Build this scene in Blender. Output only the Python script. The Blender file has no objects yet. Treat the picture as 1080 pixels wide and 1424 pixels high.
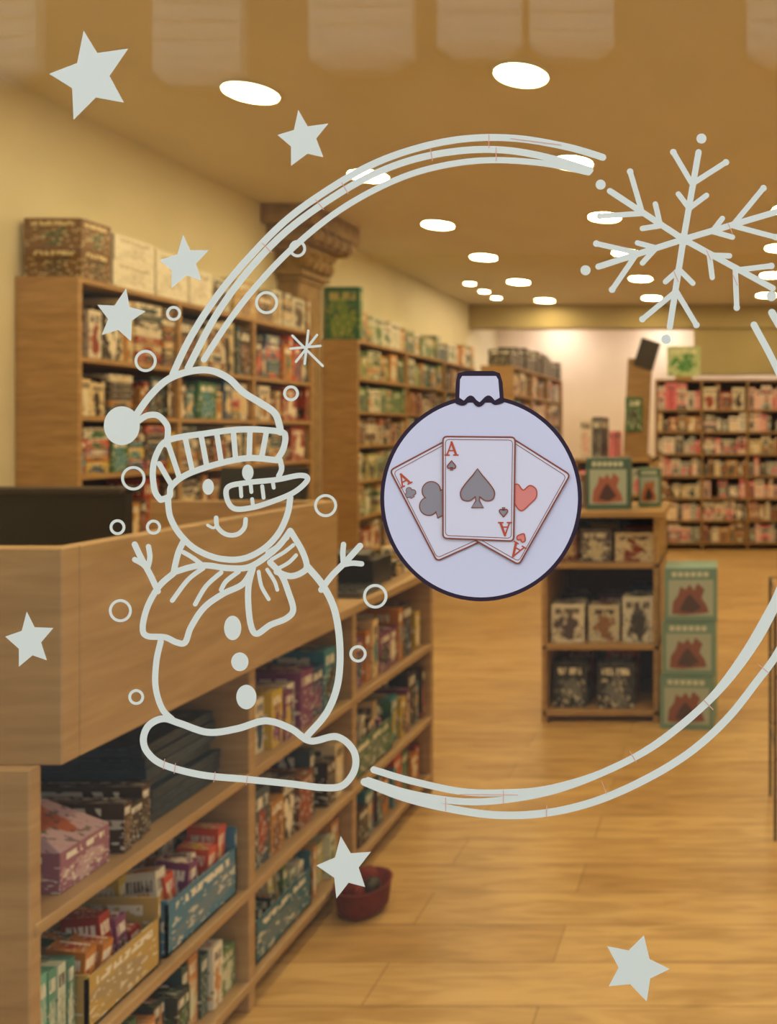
import bpy, math, random
from mathutils import Vector, Matrix
random.seed(7)
sc = bpy.context.scene
F=1100.0; PX=1015.0; PY=600.0; EYE=1.5; GY=0.70
S=GY/F
CEIL=3.25; WL=-3.6; WR=2.6; WB=12.2

# ---------------------------------------------------------------- materials
def lin(c):
    return tuple(((v/255.0)/12.92 if v/255.0<=0.04045 else ((v/255.0+0.055)/1.055)**2.4) for v in c)+(1.0,)
def newmat(name):
    m=bpy.data.materials.new(name); m.use_nodes=True
    nt=m.node_tree; b=nt.nodes['Principled BSDF']
    return m,nt,b
def plain(name,rgb,rough=0.6,noise=0.06,scale=8.0,metal=0.0,spec=0.5):
    m,nt,b=newmat(name)
    tc=nt.nodes.new('ShaderNodeTexCoord'); n=nt.nodes.new('ShaderNodeTexNoise'); n.inputs['Scale'].default_value=scale
    n.inputs['Detail'].default_value=4
    nt.links.new(tc.outputs['Object'],n.inputs['Vector'])
    r=nt.nodes.new('ShaderNodeValToRGB')
    c=lin(rgb)
    r.color_ramp.elements[0].position=0.3; r.color_ramp.elements[1].position=0.7
    r.color_ramp.elements[0].color=tuple(max(0,v*(1-noise)) for v in c[:3])+(1,)
    r.color_ramp.elements[1].color=tuple(min(1,v*(1+noise)) for v in c[:3])+(1,)
    nt.links.new(n.outputs['Fac'],r.inputs['Fac']); nt.links.new(r.outputs['Color'],b.inputs['Base Color'])
    b.inputs['Roughness'].default_value=rough; b.inputs['Metallic'].default_value=metal
    b.inputs['Specular IOR Level'].default_value=spec
    return m
def wood(name,c1,c2,scale=(2,2,14),rough=0.45):
    m,nt,b=newmat(name)
    tc=nt.nodes.new('ShaderNodeTexCoord'); mp=nt.nodes.new('ShaderNodeMapping'); mp.inputs['Scale'].default_value=scale
    n=nt.nodes.new('ShaderNodeTexNoise'); n.inputs['Scale'].default_value=3; n.inputs['Detail'].default_value=6; n.inputs['Distortion'].default_value=0.6
    r=nt.nodes.new('ShaderNodeValToRGB'); r.color_ramp.elements[0].position=0.3; r.color_ramp.elements[1].position=0.72
    r.color_ramp.elements[0].color=lin(c1); r.color_ramp.elements[1].color=lin(c2)
    nt.links.new(tc.outputs['Object'],mp.inputs['Vector']); nt.links.new(mp.outputs['Vector'],n.inputs['Vector'])
    nt.links.new(n.outputs['Fac'],r.inputs['Fac']); nt.links.new(r.outputs['Color'],b.inputs['Base Color'])
    b.inputs['Roughness'].default_value=rough
    return m
def printmat(name):
    """printed carton: per-box base colour, a picture blob in a second colour, a lettered title band in a third"""
    m,nt,b=newmat(name); L=nt.links; N=nt.nodes.new
    def attr(nm):
        a=N('ShaderNodeAttribute'); a.attribute_name=nm; return a.outputs['Color']
    c1,c2,c3=attr('Col'),attr('Col2'),attr('Col3')
    uv=N('ShaderNodeUVMap'); uv.uv_map='UVMap'
    off=N('ShaderNodeVectorMath'); off.operation='MULTIPLY_ADD'; off.inputs[1].default_value=(37,53,71)
    L.new(c1,off.inputs[0]); L.new(uv.outputs[0],off.inputs[2])
    n=N('ShaderNodeTexNoise'); n.inputs['Scale'].default_value=3.5; n.inputs['Detail'].default_value=3
    L.new(off.outputs[0],n.inputs['Vector'])
    def math_(op,a,b_=None,c_=None):
        q=N('ShaderNodeMath'); q.operation=op
        for i,v in enumerate((a,b_,c_)):
            if v is None: continue
            if isinstance(v,(int,float)): q.inputs[i].default_value=v
            else: L.new(v,q.inputs[i])
        return q.outputs[0]
    sx=N('ShaderNodeSeparateXYZ'); L.new(uv.outputs[0],sx.inputs[0]); u,v=sx.outputs[0],sx.outputs[1]
    du=math_('SUBTRACT',u,.5); dv=math_('SUBTRACT',v,.38)
    d=math_('SQRT',math_('ADD',math_('MULTIPLY',du,du),math_('MULTIPLY',dv,dv)))
    d2=math_('MULTIPLY_ADD',math_('SUBTRACT',n.outputs['Fac'],.5),1.3,d)
    blob=N('ShaderNodeMapRange'); blob.inputs[1].default_value=.24; blob.inputs[2].default_value=.34; blob.inputs[3].default_value=1; blob.inputs[4].default_value=0
    L.new(d2,blob.inputs[0])
    mx=N('ShaderNodeMixRGB'); L.new(blob.outputs[0],mx.inputs[0]); L.new(c1,mx.inputs[1]); L.new(c2,mx.inputs[2])
    # title
    mp=N('ShaderNodeMapping'); mp.inputs['Scale'].default_value=(9,2.2,1); L.new(off.outputs[0],mp.inputs['Vector'])
    n2=N('ShaderNodeTexNoise'); n2.inputs['Scale'].default_value=2.2; n2.inputs['Detail'].default_value=0; L.new(mp.outputs[0],n2.inputs['Vector'])
    t=math_('GREATER_THAN',n2.outputs['Fac'],.44)
    band=math_('MULTIPLY',math_('LESS_THAN',math_('ABSOLUTE',math_('SUBTRACT',v,.82)),.075),math_('LESS_THAN',math_('ABSOLUTE',du),.38))
    tb=math_('MULTIPLY',t,band)
    mx2=N('ShaderNodeMixRGB'); L.new(tb,mx2.inputs[0]); L.new(mx.outputs[0],mx2.inputs[1]); L.new(c3,mx2.inputs[2])
    # small highlights in the picture
    n3=N('ShaderNodeTexNoise'); n3.inputs['Scale'].default_value=11; n3.inputs['Detail'].default_value=2; L.new(off.outputs[0],n3.inputs['Vector'])
    hi=math_('MULTIPLY',math_('GREATER_THAN',n3.outputs['Fac'],.6),math_('LESS_THAN',v,.66))
    hi=math_('MULTIPLY',hi,.75)
    mx3=N('ShaderNodeMixRGB'); L.new(hi,mx3.inputs[0]); L.new(mx2.outputs[0],mx3.inputs[1]); L.new(c3,mx3.inputs[2])
    L.new(mx3.outputs[0],b.inputs['Base Color']); b.inputs['Roughness'].default_value=0.4
    return m
def vmat(name,c,rough=0.6):
    m,nt,b=newmat(name); 
    tc=nt.nodes.new('ShaderNodeTexCoord'); n=nt.nodes.new('ShaderNodeTexNoise'); n.inputs['Scale'].default_value=6
    r=nt.nodes.new('ShaderNodeValToRGB'); cc=lin(c)
    r.color_ramp.elements[0].color=tuple(v*0.96 for v in cc[:3])+(1,); r.color_ramp.elements[1].color=cc
    nt.links.new(tc.outputs['Object'],n.inputs['Vector']); nt.links.new(n.outputs['Fac'],r.inputs['Fac']); nt.links.new(r.outputs['Color'],b.inputs['Base Color'])
    b.inputs['Roughness'].default_value=rough; b.inputs['Specular IOR Level'].default_value=0.2
    return m

M={}
M['wall']=plain('cream_plaster',(232,224,196),0.85,0.03,3)
M['ceil']=plain('ceiling_paint',(224,213,180),0.8,0.03,2)
M['wood']=wood('oak_laminate',(158,122,78),(188,152,104))
M['wood_d']=wood('oak_panel_dark',(140,108,68),(168,134,90))
M['wood_b']=wood('counter_oak',(164,132,92),(188,156,114),(1.5,1.5,12),0.4)
M['back']=plain('shelf_backing',(88,62,36),0.7,0.1,6)
M['black']=plain('black_plastic',(28,27,28),0.35,0.1,10)
M['grey']=plain('grey_plastic',(80,80,82),0.4,0.05,10)
M['print']=printmat('printed_card')
M['white']=plain('white_paint',(235,232,225),0.5,0.02,5)
M['stone']=plain('stone_facade',(104,102,92),0.9,0.12,1.2)
M['shutter']=plain('pale_shutter',(205,212,202),0.6,0.03,4)
M['pave']=plain('pavement_stone',(100,98,94),0.9,0.1,5)
M['dark']=plain('dark_frame',(52,44,38),0.5,0.05,5)
M['wallpink']=plain('pink_plaster',(250,234,218),0.85,0.03,3)
M['olive']=plain('olive_paint',(176,160,116),0.8,0.04,3)
M['plaster']=plain('carved_plaster',(150,124,86),0.85,0.25,14)

# floor
m,nt,b=newmat('oak_floor'); L=nt.links
tc=nt.nodes.new('ShaderNodeTexCoord')
br=nt.nodes.new('ShaderNodeTexBrick'); br.inputs['Scale'].default_value=1.0
br.inputs['Brick Width'].default_value=1.25; br.inputs['Row Height'].default_value=0.17; br.inputs['Mortar Size'].default_value=0.0018
br.inputs['Mortar Smooth'].default_value=0.3
br.offset=0.37
br.inputs['Color1'].default_value=lin((208,172,112)); br.inputs['Color2'].default_value=lin((190,152,94)); br.inputs['Mortar'].default_value=lin((146,110,64))
L.new(tc.outputs['Object'],br.inputs['Vector'])
mp=nt.nodes.new('ShaderNodeMapping'); mp.inputs['Scale'].default_value=(1.2,9,1); L.new(tc.outputs['Object'],mp.inputs['Vector'])
n=nt.nodes.new('ShaderNodeTexNoise'); n.inputs['Scale'].default_value=3; n.inputs['Detail'].default_value=6; n.inputs['Distortion'].default_value=0.8
L.new(mp.outputs['Vector'],n.inputs['Vector'])
r=nt.nodes.new('ShaderNodeValToRGB'); r.color_ramp.elements[0].position=0.3; r.color_ramp.elements[1].position=0.6
r.color_ramp.elements[0].color=(0.62,0.54,0.42,1); r.color_ramp.elements[1].color=(1,1,1,1)
L.new(n.outputs['Fac'],r.inputs['Fac'])
mx=nt.nodes.new('ShaderNodeMixRGB'); mx.blend_type='MULTIPLY'; mx.inputs[0].default_value=0.8
L.new(br.outputs['Color'],mx.inputs[1]); L.new(r.outputs['Color'],mx.inputs[2]); L.new(mx.outputs['Color'],b.inputs['Base Color'])
b.inputs['Roughness'].default_value=0.36
M['floor']=m

# glass
m=bpy.data.materials.new('window_glass'); m.use_nodes=True; nt=m.node_tree; L=nt.links
for nd in list(nt.nodes): nt.nodes.remove(nd)
o=nt.nodes.new('ShaderNodeOutputMaterial'); tr=nt.nodes.new('ShaderNodeBsdfTransparent'); gl=nt.nodes.new('ShaderNodeBsdfGlossy'); mix=nt.nodes.new('ShaderNodeMixShader')
tr.inputs['Color'].default_value=(0.97,0.96,0.92,1); gl.inputs['Roughness'].default_value=0.0
lw=nt.nodes.new('ShaderNodeLayerWeight'); lw.inputs['Blend'].default_value=0.5
p=nt.nodes.new('ShaderNodeMath'); p.operation='POWER'; p.inputs[1].default_value=5.0
a=nt.nodes.new('ShaderNodeMath'); a.operation='MULTIPLY_ADD'; a.inputs[1].default_value=0.9; a.inputs[2].default_value=0.065
L.new(lw.outputs['Facing'],p.inputs[0]); L.new(p.outputs[0],a.inputs[0]); L.new(a.outputs[0],mix.inputs[0])
L.new(tr.outputs[0],mix.inputs[1]); L.new(gl.outputs[0],mix.inputs[2]); L.new(mix.outputs[0],o.inputs[0])
M['glass']=m

def emit(name,col,st):
    m=bpy.data.materials.new(name); m.use_nodes=True; nt=m.node_tree
    b=nt.nodes['Principled BSDF']; b.inputs['Emission Color'].default_value=col; b.inputs['Emission Strength'].default_value=st
    b.inputs['Base Color'].default_value=(0.9,0.9,0.9,1)
    return m
M['lamp']=emit('downlight_glow',(1.0,0.79,0.41,1),60)
M['lamp_w']=emit('downlight_white_glow',(1.0,0.88,0.78,1),66)
M['lamp_s']=emit('spot_glow',(1.0,0.78,0.5,1),40)

# ---------------------------------------------------------------- mesh builder
class MB:
    def __init__(s): s.v=[];s.f=[];s.m=[];s.c=[];s.mats=[];s.uv=[];s.c2=[];s.c3=[]
    def mi(s,k):
        if k not in s.mats: s.mats.append(k)
        return s.mats.index(k)
    def poly(s,vs,fs,k,col=(1,1,1),uvs=None,c2=None,c3=None):
        o=len(s.v); s.v+= [tuple(p) for p in vs]; i=s.mi(k)
        if c2 is None:
            c2=random.choice([(0.5,0.08,0.05),(0.06,0.2,0.35),(0.6,0.35,0.08),(0.1,0.3,0.15),(0.65,0.6,0.5),(0.08,0.07,0.08),(0.35,0.12,0.3)]) if k=='print' else col
        if c3 is None:
            c3=(0.8,0.76,0.66) if sum(col)<1.2 else (0.10,0.08,0.09)
        for j,f in enumerate(fs):
            s.f.append(tuple(o+a for a in f)); s.m.append(i); s.c.append(col); s.c2.append(c2); s.c3.append(c3)
            s.uv.append(uvs[j] if uvs else [((0,0),(1,0),(1,1),(0,1))[q%4] for q in range(len(f))])
    def box(s,x0,x1,y0,y1,z0,z1,k,col=(1,1,1),rz=0,rx=0,ry=0,c2=None,c3=None):
        vs=[(x0,y0,z0),(x1,y0,z0),(x1,y1,z0),(x0,y1,z0),(x0,y0,z1),(x1,y0,z1),(x1,y1,z1),(x0,y1,z1)]
        if rz or rx or ry:
            c=Vector(((x0+x1)/2,(y0+y1)/2,z0)); R=Matrix.Rotation(rz,3,'Z')@Matrix.Rotation(rx,3,'X')@Matrix.Rotation(ry,3,'Y')
            vs=[tuple(c+R@(Vector(p)-c)) for p in vs]
        s.poly(vs,[(0,3,2,1),(4,5,6,7),(0,1,5,4),(1,2,6,5),(2,3,7,6),(3,0,4,7)],k,col,None,c2,c3)
    def lathe(s,cx,cy,prof,k,n=24,col=(1,1,1),caps=True,sx=1,sy=1):
        vs=[];fs=[]
        for (r,z) in prof:
            for j in range(n):
                a=2*math.pi*j/n; vs.append((cx+r*sx*math.cos(a),cy+r*sy*math.sin(a),z))
        for i in range(len(prof)-1):
            for j in range(n):
                fs.append((i*n+j,i*n+(j+1)%n,(i+1)*n+(j+1)%n,(i+1)*n+j))
        if caps:
            fs.append(tuple(reversed(range(n)))); fs.append(tuple((len(prof)-1)*n+j for j in range(n)))
        s.poly(vs,fs,k,col)
    def obj(s,name,bevel=0,smooth=False):
        mn=[min(v[i] for v in s.v) for i in range(3)]; mxx=[max(v[i] for v in s.v) for i in range(3)]
        cen=((mn[0]+mxx[0])/2,(mn[1]+mxx[1])/2,mn[2])
        me=bpy.data.meshes.new(name); me.from_pydata([(v[0]-cen[0],v[1]-cen[1],v[2]-cen[2]) for v in s.v],[],s.f)
        for k in s.mats: me.materials.append(M[k])
        me.polygons.foreach_set('material_index',s.m)
        if 'print' in s.mats or 'flat' in s.mats:
            for nm,src in (('Col',s.c),('Col2',s.c2),('Col3',s.c3)):
                at=me.color_attributes.new(nm,'FLOAT_COLOR','CORNER')
                for p,c in zip(me.polygons,src):
                    for li in p.loop_indices: at.data[li].color=(c[0],c[1],c[2],1)
            ul=me.uv_layers.new(name='UVMap')
            for p,u in zip(me.polygons,s.uv):
                for q,li in enumerate(p.loop_indices): ul.data[li].uv=u[q]
        if smooth:
            for p in me.polygons: p.use_smooth=True
        me.update()
        ob=bpy.data.objects.new(name,me); sc.collection.objects.link(ob); ob.location=cen
        if bevel:
            md=ob.modifiers.new('bevel','BEVEL'); md.width=bevel; md.segments=2; md.limit_method='ANGLE'
        return ob

def one(name,args,k,bevel=0):
    b=MB(); b.box(*args,k); return b.obj(name,bevel)

# ---------------------------------------------------------------- room
one('floor',(WL-0.15,WR+0.15,0.62,WB+0.15,-0.1,0.0),'floor')
one('ceiling',(WL-0.15,WR+0.15,0.62,WB+0.15,CEIL,CEIL+0.12),'ceil')
one('wall_left',(WL-0.15,WL,0.62,WB,0,CEIL),'wall')
one('wall_right',(WR,WR+0.15,0.62,WB,0,CEIL),'wall')
one('wall_back',(WL-0.15,WR+0.15,WB,WB+0.15,0,CEIL),'wallpink')
WX0,WX1,WZ0,WZ1=-1.5,1.1,0.3,2.95
b=MB()
b.box(WL,WX0,0.62,0.80,0,CEIL,'wall'); b.box(WX1,WR,0.62,0.80,0,CEIL,'wall')
b.box(WX0,WX1,0.62,0.80,0,WZ0,'wall'); b.box(WX0,WX1,0.62,0.80,WZ1,CEIL,'wall')
b.obj('wall_front')
b=MB()
b.poly([(WX0+.04,GY,WZ0+.04),(WX1-.04,GY,WZ0+.04),(WX1-.04,GY,WZ1-.04),(WX0+.04,GY,WZ1-.04)],[(0,1,2,3)],'glass')
for a in [(WX0,WX0+.05,.67,.75,WZ0,WZ1),(WX1-.05,WX1,.67,.75,WZ0,WZ1),(WX0+.05,WX1-.05,.67,.75,WZ0,WZ0+.05),(WX0+.05,WX1-.05,.67,.75,WZ1-.05,WZ1)]:
    b.box(*a,'dark')
b.obj('window_1')
# beam across back
one('trim_1',(WL,WR,10.9,11.15,2.93,CEIL),'olive')
one('trim_2',(-0.5,WR,10.95,11.15,2.29,2.93),'olive')
one('baseboard_left',(WL,WL+0.015,0.8,WB,0,0.1),'white')
one('baseboard_back',(WL,WR,WB-0.015,WB,0,0.1),'white')
one('baseboard_right',(WR-0.015,WR,0.8,WB,0,0.1),'white')

# ---------------------------------------------------------------- outside
one('pavement',(-14,10,-9,0.62,-0.12,-0.02),'pave')
b=MB()
b.box(-14,10,-9.0,-8.2,0,13,'stone')
for i,(x0,x1,z0) in enumerate([(-6.9,-5.85,5.77),(-5.04,-3.8,5.95),(-3.5,-2.5,6.1),(-2.4,-1.4,6.1),(0.2,1.4,6.0),(3,4.2,6.0),(-9.5,-8.3,5.8)]):
    # curved stone bay under each shuttered window
    b.box(x0,x1,-8.2,-8.05,z0,z0+2.3,'shutter')
    b.lathe((x0+x1)/2,-8.1,[((x1-x0)*.30,z0-.16),((x1-x0)*.45,z0-.05),((x1-x0)*.5,z0+.02),((x1-x0)*.5,z0+.12)],'shutter',24,sy=.4)
    for k in range(9):
        b.box(x0+.06,x1-.06,-8.05,-8.03,z0+.2+k*.22,z0+.31+k*.22,'shutter')
for x in (-12,-8,-4,0,4,8):
    b.box(x-1.2,x+1.2,-8.2,-8.14,0.1,3.0,'dark')
b.box(-14,10,-8.2,-7.95,3.6,3.9,'stone')
b.obj('building_facade')

# ---------------------------------------------------------------- ceiling lights
def light(x,y,r=0.125,k='lamp',nm='ceiling_light'):
    b=MB()
    b.lathe(x,y,[(r*1.12,CEIL),(r*1.12,CEIL-.012),(r,CEIL-.016)],'white',32,caps=False)
    b.lathe(x,y,[(r,CEIL-.010),(r*.98,CEIL-.014)],k,32)
    b.obj(nm)
for y in (1.4,2.75,4.06,5.38,6.66,7.9,9.2,10.5): light(-2.46,y)
for y in (1.3,2.6,3.86,5.12,6.42,7.7,9.0,10.3): light(-1.02,y)
for y in (1.3,2.6,3.8,5.0,6.2,7.5,8.8,10.1): light(0.46,y)
for y in (3.8,6.2,8.8): light(1.8,y)
for (px,py) in [(653,393),(673,404),(690,413)]:
    y=F*(CEIL-EYE)/(PY-py); light((px-PX)*y/F,y,0.065,'lamp_s','ceiling_spotlight')
for x in (-2.6,-1.0,0.6): light(x,11.7,.14,'lamp_w')

# ---------------------------------------------------------------- shelving
PAL_MIX=[(150,40,30),(30,70,110),(235,225,205),(220,215,200),(40,40,45),(190,120,40),(60,110,80),(200,170,60),(120,60,110),(230,200,150),(70,50,40),(60,130,150),(200,80,60)]
PAL_WARM=[(235,225,205),(220,200,160),(150,60,40),(60,45,35),(170,120,60),(60,80,90),(225,215,200),(120,70,40),(60,50,44)]
PAL_GREEN=[(80,120,80),(210,215,190),(60,90,90),(190,180,120),(235,230,215),(110,140,90),(50,60,60),(200,140,80)]
PAL_PINK=[(225,120,140),(240,200,200),(235,225,220),(60,50,55),(200,80,100),(180,190,190),(240,220,200),(90,90,100)]
def lc(c): return lin(c)[:3]
def row(b,run,a0,a1,front,back,z,hmax,pal,wr=(0.03,0.2),fill=0.95,sgn=1):
    a=a0+0.008
    dep=abs(front-back)
    while a<a1-0.03:
        w=wr[0]+(wr[1]-wr[0])*random.random()**1.5; w=min(w,a1-a-0.005)
        if w<0.015: break
        if random.random()>fill: a+=w*0.7; continue
        off=random.uniform(0.01,0.04); d=min(random.uniform(0.6,0.95)*dep,dep-off-0.005)
        t=random.random()
        lay=[]
        if t<0.3 and w>0.09:
            zz=z
            while zz<z+hmax*0.8:
                h=random.uniform(0.025,0.07)
                if zz+h>z+hmax*0.94: break
                lay.append((zz,zz+h-0.001,lc(random.choice(pal)))); zz+=h
        else:
            lay.append((z,z+hmax*random.uniform(0.6,0.95),lc(random.choice(pal))))
        for z0,z1,c in lay:
            c2=lc(random.choice(pal))
            if run=='y':
                b.box(front-off-d,front-off,a,a+w-0.003,z0+0.001,z1,'print',c,c2=c2)
            else:
                b.box(a,a+w-0.003,front+off,front+off+d,z0+0.001,z1,'print',c,c2=c2)
        a+=w
def bookcase(name,run,a0,a1,front,back,zs,divs,mat='wood',t=0.025):
    b=MB()
    lo,hi=min(front,back),max(front,back)
    def bx(p0,p1,q0,q1,z0,z1,k):
        if run=='y': b.box(q0,q1,p0,p1,z0,z1,k)
        else: b.box(p0,p1,q0,q1,z0,z1,k)
    bx(a0,a0+t,lo,hi,0,zs[-1]-t,mat); bx(a1-t,a1,lo,hi,0,zs[-1]-t,mat)
    for d in divs: bx(d-t/2,d+t/2,lo,hi-.001,0.0,zs[-1]-t,mat)
    for z in zs[:-1]:
        bx(a0+t,a1-t,lo+0.001,hi-.002,z-t,z,mat)
    bx(a0,a1,lo,hi,zs[-1]-t,zs[-1],mat)
    if run=='y': bx(a0+.001,a1-.001,back,back+0.012,0,zs[-1]-t,'back')
    else: bx(a0+.001,a1-.001,back-0.012,back,0,zs[-1]-t,'back')
    return b.obj(name)
def stock(name,run,a0,a1,front,back,zs,divs,pals,wr,top=None,t=0.025,extra=None):
    b=MB()
    edges=[a0+t]+sum([[d-t/2,d+t/2] for d in divs],[])+[a1-t]
    for i,z in enumerate(zs):
        if i==len(zs)-1: break
        h=zs[i+1]-z-t
        for j in range(0,len(edges),2):
            row(b,run,edges[j],edges[j+1],front,back+(0.02 if run=='y' else -0.02),z,h,pals[(i+j)%len(pals)],wr)
    if top:
        row(b,run,top[3] if len(top)>3 else a0,a1,front,back+(0.02 if run=='y' else -0.02),zs[-1],top[0],top[1],top[2],1.0)
    if extra: extra(b)
    return b.obj(name)

zs=[0.10,0.5,0.88,1.28,1.58,1.88,2.28]
bookcase('bookcase','y',3.98,6.22,-3.28,WL+.004,zs,[4.72,5.46])
def ex(b):
    b.box(-3.57,-3.28,4.0,4.19,2.281,2.43,'print',lc((120,88,56)),c2=lc((90,70,50)),c3=lc((225,210,170)))
    b.box(-3.57,-3.28,4.0,4.19,2.431,2.58,'print',lc((130,96,60)),c2=lc((96,100,70)),c3=lc((225,210,170)))
    for y0,y1,z0,z1 in [(4.22,4.52,2.281,2.42),(4.23,4.52,2.421,2.56),(4.54,4.80,2.281,2.55),(4.82,5.02,2.281,2.50)]:
        b.box(-3.57,-3.29,y0,y1,z0,z1,'print',lc((238,234,222)),c2=lc((224,220,208)),c3=lc((190,178,160)))
stock('board_game_boxes','y',3.98,6.22,-3.28,WL+.004,zs,[4.72,5.46],[PAL_MIX,PAL_WARM,PAL_WARM],(0.03,0.2),(0.28,[(150,110,70),(205,200,180),(90,70,50),(190,160,110)],(0.12,0.3),5.03),extra=ex)
zs2=[0.10,0.42,0.74,1.06,1.38,1.68,1.98,2.31]
bookcase('bookcase','y',6.97,10.2,-3.28,WL+.004,zs2,[8.05,9.12])
stock('board_game_boxes','y',6.97,10.2,-3.28,WL+.004,zs2,[8.05,9.12],[PAL_GREEN,PAL_WARM,PAL_GREEN],(0.04,0.2),(0.30,PAL_GREEN,(0.1,0.3),7.1))
b=MB(); b.box(-3.58,-3.27,6.99,7.05,2.312,2.78,'print',lc((60,110,80)),c2=lc((120,150,80)),c3=lc((190,180,110)))
b.obj('green_game_box',0.004)
zs3=[0.10,0.40,0.70,1.0,1.3,1.6,1.9,2.2]
bookcase('bookcase','y',8.4,10.85,-2.3,-2.65,zs3,[9.2,10.0])
stock('board_game_boxes','y',8.4,10.85,-2.3,-2.65,zs3,[9.2,10.0],[PAL_WARM,PAL_PINK,PAL_MIX],(0.04,0.2),(0.28,[(70,60,50),(60,50,40),(90,70,50)],(0.15,0.3)))
zs4=[0.10,0.38,0.66,0.94,1.22,1.50,1.78,2.16]
bookcase('bookcase','x',-0.95,2.5,10.0,10.36,zs4,[-0.36,0.22,0.8,1.4,1.95],'wood_d')
stock('toy_boxes','x',-0.95,2.5,10.0,10.36,zs4,[-0.36,0.22,0.8,1.4,1.95],[PAL_PINK,PAL_PINK,PAL_WARM],(0.05,0.16))
b=MB(); b.box(-0.8,-0.38,10.02,10.06,2.2,2.58,'print',lc((180,200,150)),c2=lc((70,140,70)),c3=lc((230,230,200))); b.box(-0.7,-0.48,10.0,10.10,2.162,2.2,'wood'); b.obj('shelf_sign',0.004)

# plaster pillar w. carved capital
b=MB()
b.box(-3.598,-3.42,6.28,6.62,0,2.74,'plaster'); b.box(-3.598,-3.38,6.25,6.65,0,0.2,'plaster')
for i,(e,z0,z1) in enumerate([(0.02,2.70,2.74),(0.05,2.74,2.78),(0.03,2.78,2.93),(0.09,2.93,2.98),(0.15,2.98,3.10),(0.22,3.10,3.248)]):
    b.box(-3.598,-3.42+e,6.28-e,6.62+e,z0,z1,'plaster')
for k in range(5):
    b.lathe(-3.36,6.27+k*.09,[(0.005,2.78),(.03,2.81),(.045,2.86),(.03,2.9),(.05,2.93)],'plaster',12)
    b.lathe(-3.24,6.20+k*.125,[(0.01,2.98),(.04,3.0),(.055,3.05),(.03,3.10)],'plaster',12)
b.obj('carved_pillar',0.008)

# ---------------------------------------------------------------- counter
CX=-1.2; CX2=-1.24
b=MB()
b.box(-2.6,CX,1.42,1.46,0.90,1.29,'wood_b')
b.box(CX-.035,CX,1.46,2.42,0.90,1.29,'wood_b')
b.box(-2.6,CX-.035,1.46,2.42,0.90,0.93,'wood_b')
b.box(-1.75,CX-.035,2.385,2.42,0.93,1.29,'wood_b')
b.box(-1.75,CX2,1.40,1.425,0.0,0.90,'wood_b')
for y in (2.04,2.60,3.28):
    b.box(-1.75,CX2-(.0),y,y+0.028,0.0,0.90,'wood_b')
for z in (0.08,0.32,0.62):
    b.box(-1.75,CX2+.003,1.41,3.30,z-.024,z,'wood_b')
b.box(-1.75,-1.73,1.41,3.30,0,0.9,'back')
b.box(-1.9,CX2+.01,2.42,3.34,0.90,0.93,'wood_b')
b.box(-2.6,-1.75,1.43,1.47,0,0.9,'wood_b')
b.obj('shop_counter',0.003)
b=MB(); b.box(-3.1,-1.92,2.5,2.9,0.0,1.02,'black'); b.box(-3.1,-1.91,2.46,2.94,1.02,1.06,'black')
b.box(-3.0,-1.93,2.52,2.56,1.06,1.315,'black'); b.box(-3.0,-1.93,2.50,2.60,1.30,1.32,'dark')
b.obj('till_desk',0.004)
b=MB(); b.box(-1.66,-1.38,2.54,2.56,1.17,1.385,'black',rx=-0.2); b.lathe(-1.52,2.56,[(0.09,0.931),(0.09,0.945),(0.02,0.95),(0.02,1.24)],'black',20); 
b.obj('till_monitor',0.002)
b=MB()
b.box(-1.52,-1.26,2.70,2.86,0.931,0.95,'grey'); b.box(-1.50,-1.30,2.88,3.04,0.931,1.03,'black'); b.box(-1.48,-1.32,2.89,2.94,1.03,1.06,'grey',rx=.3)
for i in range(7):
    for j in range(4): b.box(-1.51+i*.034,-1.485+i*.034,2.71+j*.034,2.735+j*.034,0.95,0.957,'black')
b.obj('cash_register',0.002)
b=MB()
for (x,y,h,c) in [(-1.36,3.13,0.06,(30,30,34)),(-1.36,3.24,0.10,(225,215,200)),(-1.5,3.2,0.08,(40,36,36))]:
    b.box(x-.05,x+.05,y-.04,y+.04,0.931,0.931+h,'print',lc(c),rz=random.uniform(-.2,.2))
b.obj('counter_leaflets',0.002)

# counter stock
b=MB()
z=0.621
for i in range(7):
    dx=random.uniform(-.01,.01); c=lc(random.choice([(34,50,64),(44,62,78),(50,56,62)])); b.box(-1.60+dx,-1.30+dx,1.76+dx,2.0+dx,z,z+.024,'print',c,c2=lc((48,66,80)),c3=lc((70,84,96))); z+=.0255
b.obj('navy_book_stack',0.002)
b=MB()
PK=lc((150,100,120)); PK2=lc((190,160,165))
b.box(-1.56,-1.27,1.50,1.62,0.621,0.70,'print',PK,c2=PK2)
b.poly([(-1.56,1.50,.70),(-1.27,1.50,.70),(-1.27,1.62,.70),(-1.56,1.62,.70),(-1.56,1.56,.83),(-1.50,1.56,.83)],[(0,1,5,4),(1,2,5),(2,3,4,5),(3,0,4)],'print',PK2,c2=lc((170,90,60)))
for k in range(4): b.box(-1.5+k*.05,-1.47+k*.05,1.51,1.53,.70,.76-.01*k,'print',lc(PAL_MIX[k*2]))
b.obj('pink_display_box',0.002)
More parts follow.
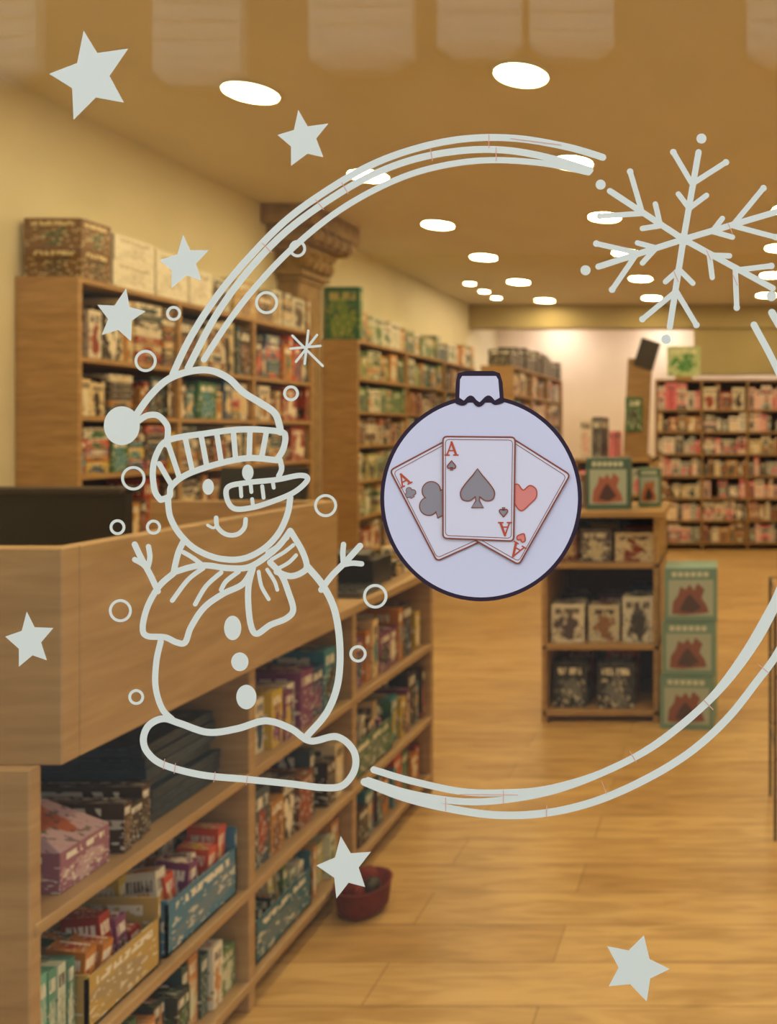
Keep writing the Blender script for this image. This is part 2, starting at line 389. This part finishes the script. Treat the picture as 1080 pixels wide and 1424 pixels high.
def bin_(name,x0,x1,y0,y1,z,h,col,pal,n=12):
    b=MB(); t=.006; c=lc(col); c2=tuple(v*.6+.1 for v in c)
    kw=dict(c2=c2)
    b.box(x0,x1,y0,y1,z,z+.006,'print',c,**kw); b.box(x0,x0+t,y0,y1,z,z+h,'print',c,**kw); b.box(x1-t,x1,y0,y1,z,z+h*.7,'print',c,**kw)
    b.box(x0,x1,y0,y0+t,z,z+h*.75,'print',c,**kw); b.box(x0,x1,y1-t,y1,z,z+h,'print',c,**kw)
    w=(y1-y0-.03)/n
    for i in range(n):
        yy=y0+.012+i*w
        for q in range(3):
            xa=x0+.015+q*(x1-x0-.03)/3; xb=xa+(x1-x0-.03)/3-.008
            hh=h*random.uniform(.7,1.2)
            b.box(xa,xb,yy,yy+w*.8,z+.008,z+hh,'print',lc(random.choice(pal)),ry=random.uniform(-.14,.14),rx=random.uniform(-.1,.1),c2=lc(random.choice(pal)))
    b.obj(name)
bin_('blue_game_bin',-1.55,-1.26,1.77,2.02,0.321,0.17,(70,125,160),PAL_MIX,6)
bin_('card_game_bin',-1.55,-1.26,1.55,1.75,0.321,0.15,(190,160,90),PAL_MIX,5)
bin_('card_game_bin',-1.55,-1.26,2.64,2.95,0.321,0.17,(60,110,80),PAL_MIX,9)
bin_('card_game_bin',-1.55,-1.26,2.1,2.38,0.081,0.16,(60,110,130),PAL_GREEN,9)
b=MB()
for i in range(5): b.box(-1.55,-1.27,1.432+i*.021,1.450+i*.021,0.321,0.50-.004*i,'print',lc([(70,140,120),(110,180,160),(90,150,130),(200,210,190),(60,120,110)][i]),c2=lc((180,190,170)))
b.obj('striped_book_row',0.001)
b=MB()
row(b,'y',2.07,2.6,-1.25,-1.7,0.62,0.22,PAL_MIX,(.03,.10)); row(b,'y',2.63,3.28,-1.25,-1.7,0.62,0.22,PAL_MIX,(.03,.10))
row(b,'y',2.07,2.6,-1.25,-1.7,0.32,0.22,PAL_WARM,(.03,.09)); row(b,'y',2.97,3.28,-1.25,-1.7,0.32,0.24,PAL_MIX,(.02,.09))
row(b,'y',2.4,2.6,-1.25,-1.7,0.08,0.2,PAL_GREEN,(.02,.06)); row(b,'y',2.63,3.28,-1.25,-1.7,0.08,0.19,PAL_MIX,(.02,.08))
row(b,'y',1.43,2.04,-1.25,-1.7,0.08,0.18,PAL_GREEN,(.02,.06))
row(b,'y',1.64,1.75,-1.25,-1.7,0.62,0.13,[(70,50,36),(50,46,44),(110,80,50)],(.02,.05))
b.obj('small_game_boxes')
# low red basket of little toys on the floor against the counter
M['redb']=plain('red_basket_felt',(112,40,34),.9,.2,30)
b=MB()
b.lathe(-1.15,2.48,[(0.055,0.0),(0.075,.02),(0.082,.085),(0.086,.09),(0.078,.09),(0.07,.02)],'redb',28)
def blob(b,x,y,z,r,k):
    prof=[(r*math.sin(math.pi*i/10)+1e-4, z+r-r*math.cos(math.pi*i/10)) for i in range(11)]
    b.lathe(x,y,prof,k,16,(1,1,1),False)
for (x,y,z,r,k) in [(-1.18,2.46,.05,.03,'redb'),(-1.12,2.47,.05,.028,'dark'),(-1.15,2.51,.06,.03,'redb'),(-1.19,2.5,.05,.024,'dark'),(-1.15,2.44,.055,.022,'redb')]: blob(b,x,y,z,r,k)
b.obj('red_toy_basket',smooth=True)

# ---------------------------------------------------------------- centre gondola
gx0,gx1,gy0,gy1=-0.97,-0.37,4.07,4.6
b=MB()
b.box(gx0,gx0+.025,gy0,gy1,0,1.06,'wood'); b.box(gx1-.025,gx1,gy0,gy1,0,1.06,'wood')
b.box(gx0-.02,gx1+.03,gy0-.03,gy1+.03,1.06,1.09,'wood')
for z in (0.06,0.40,0.82): b.box(gx0,gx1,gy0,gy1,z-.025,z,'wood')
b.box(gx0,gx1,gy1-.015,gy1,0,1.06,'back')
b.obj('display_table',0.003)
m,nt,bs=newmat('flat_print'); at=nt.nodes.new('ShaderNodeAttribute'); at.attribute_name='Col'; nt.links.new(at.outputs['Color'],bs.inputs['Base Color']); bs.inputs['Roughness'].default_value=.4
M['flat']=m
b=MB()
for (x0,x1,z,h,c,c2) in [(-.92,-.75,.06,.23,(44,52,66),(110,116,124)),(-.69,-.50,.06,.23,(50,54,66),(110,116,124)),(-.93,-.76,.40,.2,(230,225,215),(90,80,90)),(-.74,-.58,.40,.19,(210,205,190),(150,110,80)),(-.56,-.40,.40,.24,(215,215,210),(60,60,70)),(-.92,-.80,.82,.16,(120,60,50),(200,170,120)),(-.78,-.62,.82,.17,(90,80,90),(200,190,170)),(-.6,-.4,.82,.15,(220,205,180),(140,60,50))]:
    y=gy0+.04+random.uniform(0,.05)
    b.box(x0,x1,y,y+.12,z+.001,z+h,'print',lc(c),c2=lc(c2))
    b.box(x0+.01,x1-.01,y+.26,y+.38,z+.001,z+h*1.02,'print',lc(random.choice(PAL_MIX)))
b.obj('board_game_boxes')
def gamebox(b,x0,x1,y0,y1,z0,z1,col,art,art2,rz=0):
    c=Vector(((x0+x1)/2,(y0+y1)/2,z0)); R=Matrix.Rotation(rz,3,'Z')
    b.box(x0,x1,y0,y1,z0,z1,'flat',lc(col),rz=rz)
    w=x1-x0;h=z1-z0; cx=(x0+x1)/2; cz=(z0+z1)/2
    def fl(pts,off,cc):
        vs=[c+R@(Vector((cx+px*w,y0-off,cz+pz*h))-c) for px,pz in pts]
        b.poly(vs,[tuple(range(len(vs)))],'flat',lc(cc))
    fl([(-.42,-.40),(.42,-.40),(.42,.28),(-.42,.28)],.0012,(176,190,186))
    fl([(-.36,-.36),(-.12,-.38),(.10,-.36),(.34,-.34),(.30,-.20),(.20,-.06),(.26,.1),(.12,.22),(.06,.08),(-.02,.2),(-.10,.1),(-.20,.16),(-.24,.0),(-.34,-.14)],.002,art)
    fl([(-.22,-.3),(.02,-.34),(.2,-.24),(.08,-.1),(-.02,.02),(-.12,-.1)],.0028,art2)
    for k in range(6):
        fl([(-.36+k*.12,.34),(-.27+k*.12,.34),(-.27+k*.12,.43),(-.36+k*.12,.43)],.0015,(215,222,216))
TEAL=(120,156,152)
b=MB()
for i in range(3):
    gamebox(b,-.345+i*.006,-.075+i*.004,3.98,4.2,0.001+i*.272,0.268+i*.272,TEAL,(140,90,84),(84,66,70),rz=-.08+.05*i)
b.obj('stacked_game_boxes')
b=MB()
gamebox(b,-.76,-.53,4.15,4.3,1.091,1.36,(74,106,100),(170,100,84),(78,50,50),rz=.06)
gamebox(b,-.50,-.38,4.3,4.4,1.091,1.30,(90,120,100),(180,110,70),(60,40,40))
gamebox(b,-.93,-.78,4.25,4.4,1.091,1.27,(150,90,70),(200,190,160),(60,40,40))
b.obj('tabletop_game_boxes')

b=MB()
b.box(-1.25,-.62,6.3,6.9,0,.03,'wood')
for x in (-1.25,-.645): b.box(x,x+.025,6.3,6.9,0.03,1.28,'wood')
for z in (.35,.7,1.0,1.28): b.box(-1.25,-.62,6.3,6.9,z-.025,z,'wood')
b.box(-1.25,-.62,6.88,6.9,0,1.28,'back')
b.obj('display_table',0.003)
b=MB()
row(b,'x',-1.22,-.65,6.3,6.85,.03,.28,PAL_MIX,(.08,.2)); row(b,'x',-1.22,-.65,6.3,6.85,.35,.3,PAL_PINK,(.08,.2)); row(b,'x',-1.22,-.65,6.3,6.85,.7,.27,PAL_MIX,(.08,.2)); row(b,'x',-1.22,-.65,6.3,6.85,1.0,.25,PAL_PINK,(.08,.2))
row(b,'x',-1.22,-.93,6.35,6.85,1.28,.36,PAL_PINK,(.06,.12))
b.obj('toy_boxes')
b=MB()
b.box(-.88,-.68,6.5,6.53,1.31,2.10,'wood_d',ry=.05); b.box(-.91,-.66,6.42,6.62,1.281,1.31,'wood_d')
b.box(-.80,-.64,6.49,6.54,2.02,2.26,'dark',ry=.30)
b.box(-.86,-.72,6.48,6.497,1.50,1.78,'print',lc((70,110,70)),c2=lc((50,70,50)))
b.obj('display_sign_board',0.003)
b=MB()
for (x,y) in [(.165,2.9),(.5,2.9),(.165,3.26),(.5,3.26)]: b.lathe(x,y,[(.006,0),(.006,.9)],'black',10)
for z in (.3,.6,.9):
    for k in range(8): b.box(.165+k*.047,.169+k*.047,2.9,3.26,z-.004,z,'black')
    b.box(.165,.50,2.897,2.903,z-.004,z,'black'); b.box(.165,.50,3.257,3.263,z-.004,z,'black')
b.obj('wire_display_stand')

# ---------------------------------------------------------------- decals (vinyl on the outer face of the glass)
M['vinyl']=vmat('white_vinyl',(236,240,232),.55)
M['lav']=vmat('lavender_print',(226,224,248),.4)
M['card']=vmat('card_print',(234,230,246),.4)
M['navy']=vmat('dark_outline_print',(56,44,62),.4)
M['brown']=vmat('brown_line_print',(150,84,66),.4)
M['gry']=vmat('grey_suit_print',(156,150,158),.4)
M['red']=vmat('red_suit_print',(236,144,136),.4)
M['redd']=vmat('red_line_print',(200,90,64),.4)
M['pinkmark']=vmat('pink_cut_line',(238,180,170),.5)
def G(p,y): return ((p[0]-PX)*S,y,EYE-(p[1]-PY)*S)
def cat(P,closed=False,n=8):
    if len(P)<3 and not closed: return P
    out=[]; N=len(P); rng=range(N if closed else N-1)
    for i in rng:
        if closed: p0,p1,p2,p3=P[(i-1)%N],P[i],P[(i+1)%N],P[(i+2)%N]
        else: p0,p1,p2,p3=P[max(i-1,0)],P[i],P[i+1],P[min(i+2,N-1)]
        for k in range(n):
            t=k/n
            out.append(tuple(0.5*((2*p1[j])+(-p0[j]+p2[j])*t+(2*p0[j]-5*p1[j]+4*p2[j]-p3[j])*t*t+(-p0[j]+3*p1[j]-3*p2[j]+p3[j])*t**3) for j in (0,1)))
    if not closed: out.append(P[-1])
    return out
class DC(MB):
    def __init__(s): super().__init__(); s.i=0
    def y(s,layer): s.i+=1; return GY-0.0006-layer*0.00012-(s.i%200)*4e-7
    def fill(s,P,k='vinyl',layer=0):
        y=s.y(layer); s.poly([G(p,y) for p in P],[tuple(range(len(P)))],k)
    def ell(s,cx,cy,rx,ry,k='vinyl',layer=0,n=40,rot=0):
        c,sn=math.cos(rot),math.sin(rot); P=[]
        for i in range(n):
            a=2*math.pi*i/n; x,yy=rx*math.cos(a),ry*math.sin(a); P.append((cx+x*c-yy*sn,cy+x*sn+yy*c))
        s.fill(P,k,layer)
    def stroke(s,P,w=9,k='vinyl',closed=False,smooth=True,layer=0,taper=0):
        if smooth: P=cat(P,closed)
        if k=='vinyl' and w>=5: w*=1.08
        y=s.y(layer); N=len(P); h=w/2.0; Lf=[];Rt=[]
        for i in range(N):
            a=P[(i-1)%N] if (closed or i>0) else P[i]; c=P[(i+1)%N] if (closed or i<N-1) else P[i]
            dx,dy=c[0]-a[0],c[1]-a[1]; l=math.hypot(dx,dy) or 1; nx,ny=-dy/l,dx/l
            Lf.append((P[i][0]+nx*h,P[i][1]+ny*h)); Rt.append((P[i][0]-nx*h,P[i][1]-ny*h))
        vs=[G(p,y) for p in Lf]+[G(p,y) for p in Rt]
        fs=[(i,i+1,N+i+1,N+i) for i in range(N-1)]
        if closed: fs.append((N-1,0,N,2*N-1))
        s.poly(vs,fs,k)
        if not closed:
            for q in (P[0],P[-1]): s.ell(q[0],q[1],h,h,k,layer,16)
    def ring(s,cx,cy,r,w=4,k='vinyl',layer=0,n=40):
        P=[(cx+r*math.cos(2*math.pi*i/n),cy+r*math.sin(2*math.pi*i/n)) for i in range(n)]
        s.stroke(P,w,k,True,False,layer)

for P in [
 [(117,43),(136,74),(179,68),(153,106),(173,143),(134,136),(103,167),(101,123),(69,103),(108,88)],
 [(415,153),(428,176),(457,172),(440,193),(450,219),(428,214),(405,231),(405,204),(386,188),(409,181)],
 [(255,326),(265,348),(291,348),(273,367),(281,391),(260,383),(239,401),(239,376),(222,362),(247,354)],
 [(176,401),(181,427),(203,433),(184,446),(183,475),(165,459),(142,466),(151,444),(136,424),(160,425)],
 [(38,850),(49,872),(75,873),(58,893),(66,918),(46,911),(27,927),(27,902),(8,885),(31,877)],
 [(474,1162),(488,1186),(516,1184),(499,1206),(508,1233),(485,1227),(468,1249),(465,1220),(440,1203),(466,1192)],
 [(895,1300),(903,1333),(931,1347),(904,1360),(899,1392),(876,1368),(846,1371),(860,1345),(844,1315),(874,1321)]]:
    d=DC(); d.fill(P); d.obj('star_decal')

d=DC()
for P,w in [
 ([(838,219),(790,205),(720,193),(650,193),(585,205),(520,228),(460,262),(400,305),(345,360),(300,415),(265,470),(241,520)],9),
 ([(820,237),(760,219),(700,209),(640,210),(575,222),(515,245),(455,280),(395,325),(343,380),(300,440),(262,512)],9),
 ([(818,240),(760,228),(690,223),(630,228),(570,243),(510,270),(455,305),(400,352),(355,400),(320,445),(284,500)],8),
 ([(507,1087),(560,1108),(620,1123),(690,1133),(760,1130),(830,1113),(900,1082),(960,1045),(1010,1000),(1050,950),(1085,900),(1118,820),(1138,740),(1142,663),(1132,580),(1108,500),(1073,435)],10),
 ([(520,1070),(570,1085),(640,1100),(700,1102),(760,1097),(830,1077),(890,1048),(940,1013),(990,968),(1030,915),(1060,865),(1085,815),(1108,740),(1114,663),(1106,590),(1083,520),(1048,452)],9),
 ([(512,1085),(570,1103),(640,1114),(700,1112),(770,1099),(840,1073),(915,1033),(990,970),(1040,910),(1075,850),(1108,770),(1126,680),(1120,590),(1098,525)],9)]:
    d.stroke(P,w)
for (x,y,a) in [(680,197,90),(690,215,90),(600,215,80),(480,262,60),(445,285,50),(372,345,45),(760,1128,90),(880,1052,60),(700,1108,90),(985,980,45),(1062,930,40),(620,1118,90),(840,1095,70)]:
    dx,dy=9*math.cos(math.radians(a)),9*math.sin(math.radians(a)); d.stroke([(x-dx,y-dy),(x+dx,y+dy)],1.1,'pinkmark',layer=2)
d.stroke([(710,193),(780,202)],1.0,'pinkmark',layer=2); d.stroke([(640,1104),(720,1105)],1.0,'pinkmark',layer=2)
d.obj('circle_wreath_decal')

d=DC()
st=d.stroke
d.ell(170,592,25,27)
st([(190,577),(208,552),(232,529),(262,517),(292,515),(318,526),(338,545),(362,560),(382,574),(389,592),(390,601)],9)
st([(192,586),(205,578),(220,578),(232,590),(234,602),(232,618)],8)
st([(224,695),(216,683),(213,655),(219,630),(235,612),(285,603),(340,597),(388,600),(397,607),(394,625),(385,640)],8)
st([(224,695),(236,690),(239,676),(260,660),(300,646),(345,637),(385,640)],8)
for a in [(222,645,240,676),(234,616,250,664),(258,609,268,655),(280,605,288,648),(302,603,308,642),(325,600,328,638),(348,599,347,636),(371,600,364,637)]:
    st([a[:2],a[2:]],7)
st([(234,692),(237,718),(250,742),(272,763),(303,776),(337,777),(367,763),(388,741),(400,715),(404,692)],8)
st([(390,640),(392,652),(388,662)],7)
d.ell(290,677,8,11); d.ell(345,657,8,11)
st([(318,677),(345,671),(385,667),(418,661),(428,667),(410,684),(380,697),(350,706),(326,707),(316,693)],7,closed=True)
for a in [(335,676,336,690),(349,674,350,684),(351,694,352,702),(365,676,367,692),(380,672,381,678)]: st([a[:2],a[2:]],5)
st([(289,730),(297,734),(303,730)],4); st([(301,720),(303,733),(315,743),(330,743),(340,734),(342,722)],6)
st([(256,752),(248,770),(242,796)],8); st([(256,768),(268,775),(280,784)],6)
st([(244,795),(280,786),(320,790),(350,787),(385,762),(404,738)],8)
st([(242,797),(222,815),(206,843),(199,872),(205,884),(230,886),(246,893),(258,893),(266,872),(284,845),(310,826),(338,812),(352,790)],8)
st([(283,790),(262,806),(240,835)],6); st([(308,796),(287,815),(272,840)],6); st([(332,795),(315,808),(308,820)],6)
st([(404,738),(420,765),(427,787),(420,796),(404,801),(385,795)],8)
st([(378,778),(395,768),(408,758)],5); st([(388,790),(402,782),(412,772)],5); st([(372,768),(388,758),(400,748)],5)
st([(352,790),(346,815),(346,845),(350,872),(358,881),(376,869),(398,860),(408,848),(402,825),(392,800),(376,782)],8)
st([(360,795),(364,815),(374,833)],5); st([(372,792),(382,808),(386,820)],5)
st([(220,822),(210,800),(196,774),(188,757)],8); st([(188,778),(200,785),(207,794)],7); st([(207,760),(209,775),(206,790)],7)
st([(447,820),(462,800),(480,782),(501,759)],8); st([(478,757),(477,770),(478,785)],7); st([(478,785),(490,783),(503,784)],7)
st([(224,892),(218,920),(217,955),(226,985),(240,1000)],8)
st([(428,788),(450,815),(466,850),(473,900),(470,950),(455,990),(428,1022)],9)
d.ell(324,873,12,17); d.ell(334,920,12,13); d.ell(343,969,14,17)
st([(200,1027),(208,1008),(228,999),(252,1006),(290,1018),(330,1013),(370,1002),(405,1013),(432,1030),(468,1024),(491,1042),(494,1068),(478,1091),(452,1095),(400,1089),(340,1083),(280,1077),(228,1063),(206,1046)],9,closed=True)
for (x,y) in [(300,1080),(345,1084),(230,1062),(245,1068)]: st([(x,y-7),(x-2,y+7)],1.0,'pinkmark',layer=2)
d.obj('snowman_decal')

d=DC()
for (x,y,r_) in [(414,346,10),(371,421,14),(242,436,8.5),(203,502,13.5),(405,547,9),(186,665,15),(453,703,14),(164,733,9),(214,733,8.5),(168,849,14),(522,829,15),(498,909,10),(190,969,9)]:
    d.ring(x,y,r_,4)
d.obj('snow_dot_decals')
d=DC()
for a in [(429,460,424,506),(404,485,446,481),(407,467,449,509),(412,503,441,466)]: d.stroke([a[:2],a[2:]],3.5)
d.obj('sparkle_decal')

d=DC(); C=(950,333)
# arms: tip, dot, outer chevron (base, tipA, tipB), inner chevron
ARMS=[((971,212),(975,193),(962,256),(936,212),(1009,226),(958,290),(943,270),(982,272)),
 ((1082,294),(1103,288),(1018,314),(1061,262),(1078,330),(990,322),(1004,304),(1018,330)),
 ((1074,401),(1072,412),(1022,376),(1072,370),(1024,428),(986,355),(1014,356),(990,386)),
 ((931,455),(926,472),(940,405),(893,444),(968,452),(944,375),(925,392),(963,394)),
 ((832,371),(814,376),(886,352),(829,339),(851,403),(912,345),(886,338),(893,366)),
 ((848,266),(835,257),(893,297),(876,239),(834,301),(918,314),(911,284),(893,318))]
for tip,dot,ob_,oa,ob2,ib,ia,ib2 in ARMS:
    d.stroke([C,tip],8); d.ell(dot[0],dot[1],7,7)
    for q in (oa,ob2): d.stroke([ob_,q],7); d.ell(q[0],q[1],4.6,4.6)
    for q in (ia,ib2): d.stroke([ib,q],7)
d.ell(950,333,9,9)
for (x,y) in [(940,385),(1015,318),(1022,390),(985,355)]: d.stroke([(x-3,y-7),(x+3,y+7)],1,'pinkmark',layer=2)
d.obj('snowflake_decal')

# bauble
d=DC()
d.ell(669,693,140,143,'navy',0,96); d.ell(669,693,134.5,137.5,'lav',1,96)
d.fill([(633,560),(634,532),(637,519),(648,516),(686,516),(695,519),(699,532),(701,560)],'navy',2)
d.fill([(639,553),(640,528),(643,523),(690,523),(693,528),(695,553),(688,557),(680,551),(668,560),(655,551),(645,557)],'lav',3)
d.stroke([(636,559),(645,561),(655,553),(666,563),(679,553),(688,560),(698,558)],6,'navy',layer=4)
def tr(P,cx,cy,sc_,rot):
    c,s_=math.cos(rot),math.sin(rot); return [(cx+(x*c-y*s_)*sc_,cy+(x*s_+y*c)*sc_) for x,y in P]
HEART=cat([(0,.5),(-.30,.22),(-.5,-.05),(-.46,-.34),(-.22,-.45),(0,-.26),(.22,-.45),(.46,-.34),(.5,-.05),(.30,.22)],True,6)
SPADE=[(0,-.55)]+cat([(-.12,-.38),(-.34,-.12),(-.47,.10),(-.42,.30),(-.22,.34),(-.06,.22)],False,6)+[(-.05,.34),(-.17,.53),(.17,.53),(.05,.34)]+cat([(.06,.22),(.22,.34),(.42,.30),(.47,.10),(.34,-.12),(.12,-.38)],False,6)
def club(cx,cy,sc_,rot,layer,k='gry',ol=1.6):
    for grow,kk,ly in ((ol/sc_,'brown',layer),(0,k,layer+1)):
        for (x,y) in [(0,-.27),(-.26,.10),(.26,.10)]:
            q=tr([(x,y)],cx,cy,sc_,rot)[0]; d.ell(q[0],q[1],(.25+grow)*sc_,(.25+grow)*sc_,kk,ly,28)
        g=grow; d.fill(tr([(-.06-g,0),(-.16-g,.5+g),(.16+g,.5+g),(.06+g,0)],cx,cy,sc_,rot),kk,ly)
        q=tr([(0,0)],cx,cy,sc_,rot)[0]; d.ell(q[0],q[1],.14*sc_,.14*sc_,kk,ly,20)
def suit(P,cx,cy,sc_,rot,k,layer,lk='brown'):
    d.fill(tr(P,cx,cy,sc_,rot),k,layer); d.stroke(tr(P,cx,cy,sc_,rot),1.6,lk,True,False,layer+1)
def A(cx,cy,sc_,rot,layer,k='redd'):
    for seg,w in [([(-.34,.45),(0,-.5)],2.0),([(0,-.5),(.34,.45)],3.2),([(-.2,.14),(.22,.14)],1.8),([(-.5,.48),(-.18,.48)],2.0),([(.16,.48),(.5,.48)],2.0)]:
        d.stroke(tr(seg,cx,cy,sc_,rot),w,k,False,False,layer)
def rcard(P,layer):
    out=[]
    for i in range(4):
        p,a,c=P[i],P[i-1],P[(i+1)%4]
        def tow(q,dist):
            l=math.hypot(q[0]-p[0],q[1]-p[1]); return (p[0]+(q[0]-p[0])*dist/l,p[1]+(q[1]-p[1])*dist/l)
        s0,s1=tow(a,6),tow(c,6)
        for k in range(5):
            t=k/4; out.append(((1-t)**2*s0[0]+2*t*(1-t)*p[0]+t*t*s1[0],(1-t)**2*s0[1]+2*t*(1-t)*p[1]+t*t*s1[1]))
    d.fill(out,'card',layer); d.stroke(out,2.2,'brown',True,False,layer+1)
    cx=sum(p[0] for p in P)/4; cy=sum(p[1] for p in P)/4
    inn=[(cx+(x-cx)*.93,cy+(y-cy)*.945) for x,y in out]; 
    d.stroke(inn,.9,'brown',True,False,layer+1)
rcard([(543,654),(620,613),(686,745),(608,780)],5)
club(606,694,48,-.45,7); A(562,667,17,-.48,7); club(571,685,14,-.48,7,ol=1)
rcard([(712,609),(793,660),(722,785),(642,740)],9)
suit(HEART,727,691,38,.1,'red',11,'redd'); A(719,765,19,math.pi+.55,11); suit(HEART,726,747,12,math.pi+.5,'red',11,'redd')
rcard([(617,607),(717,608),(715,752),(617,748)],13)
suit(SPADE,665,679,50,0,'gry',15); A(629,624,18,0,15); suit(SPADE,629,647,12,0,'gry',15)
A(703,735,18,math.pi,15); suit(SPADE,701,712,12,math.pi,'gry',15)
d.obj('christmas_bauble_decal')

# ---------------------------------------------------------------- world, camera
w=bpy.data.worlds.new('World'); sc.world=w; w.use_nodes=True
bg=w.node_tree.nodes['Background']; bg.inputs[0].default_value=(0.94,0.97,1.0,1); bg.inputs[1].default_value=2.9

cam=bpy.data.cameras.new('Camera'); co=bpy.data.objects.new('Camera',cam); sc.collection.objects.link(co)
co.location=(0,0,EYE); co.rotation_euler=(math.radians(90),0,0)
cam.sensor_fit='AUTO'; cam.sensor_width=36; cam.lens=F/1424*36
cam.shift_x=-(PX-540)/1424; cam.shift_y=-(712-PY)/1424
cam.clip_start=0.05; cam.clip_end=100
cam.dof.use_dof=True; cam.dof.focus_distance=GY; cam.dof.aperture_fstop=5.5
sc.camera=co
sc.view_settings.view_transform='Standard'
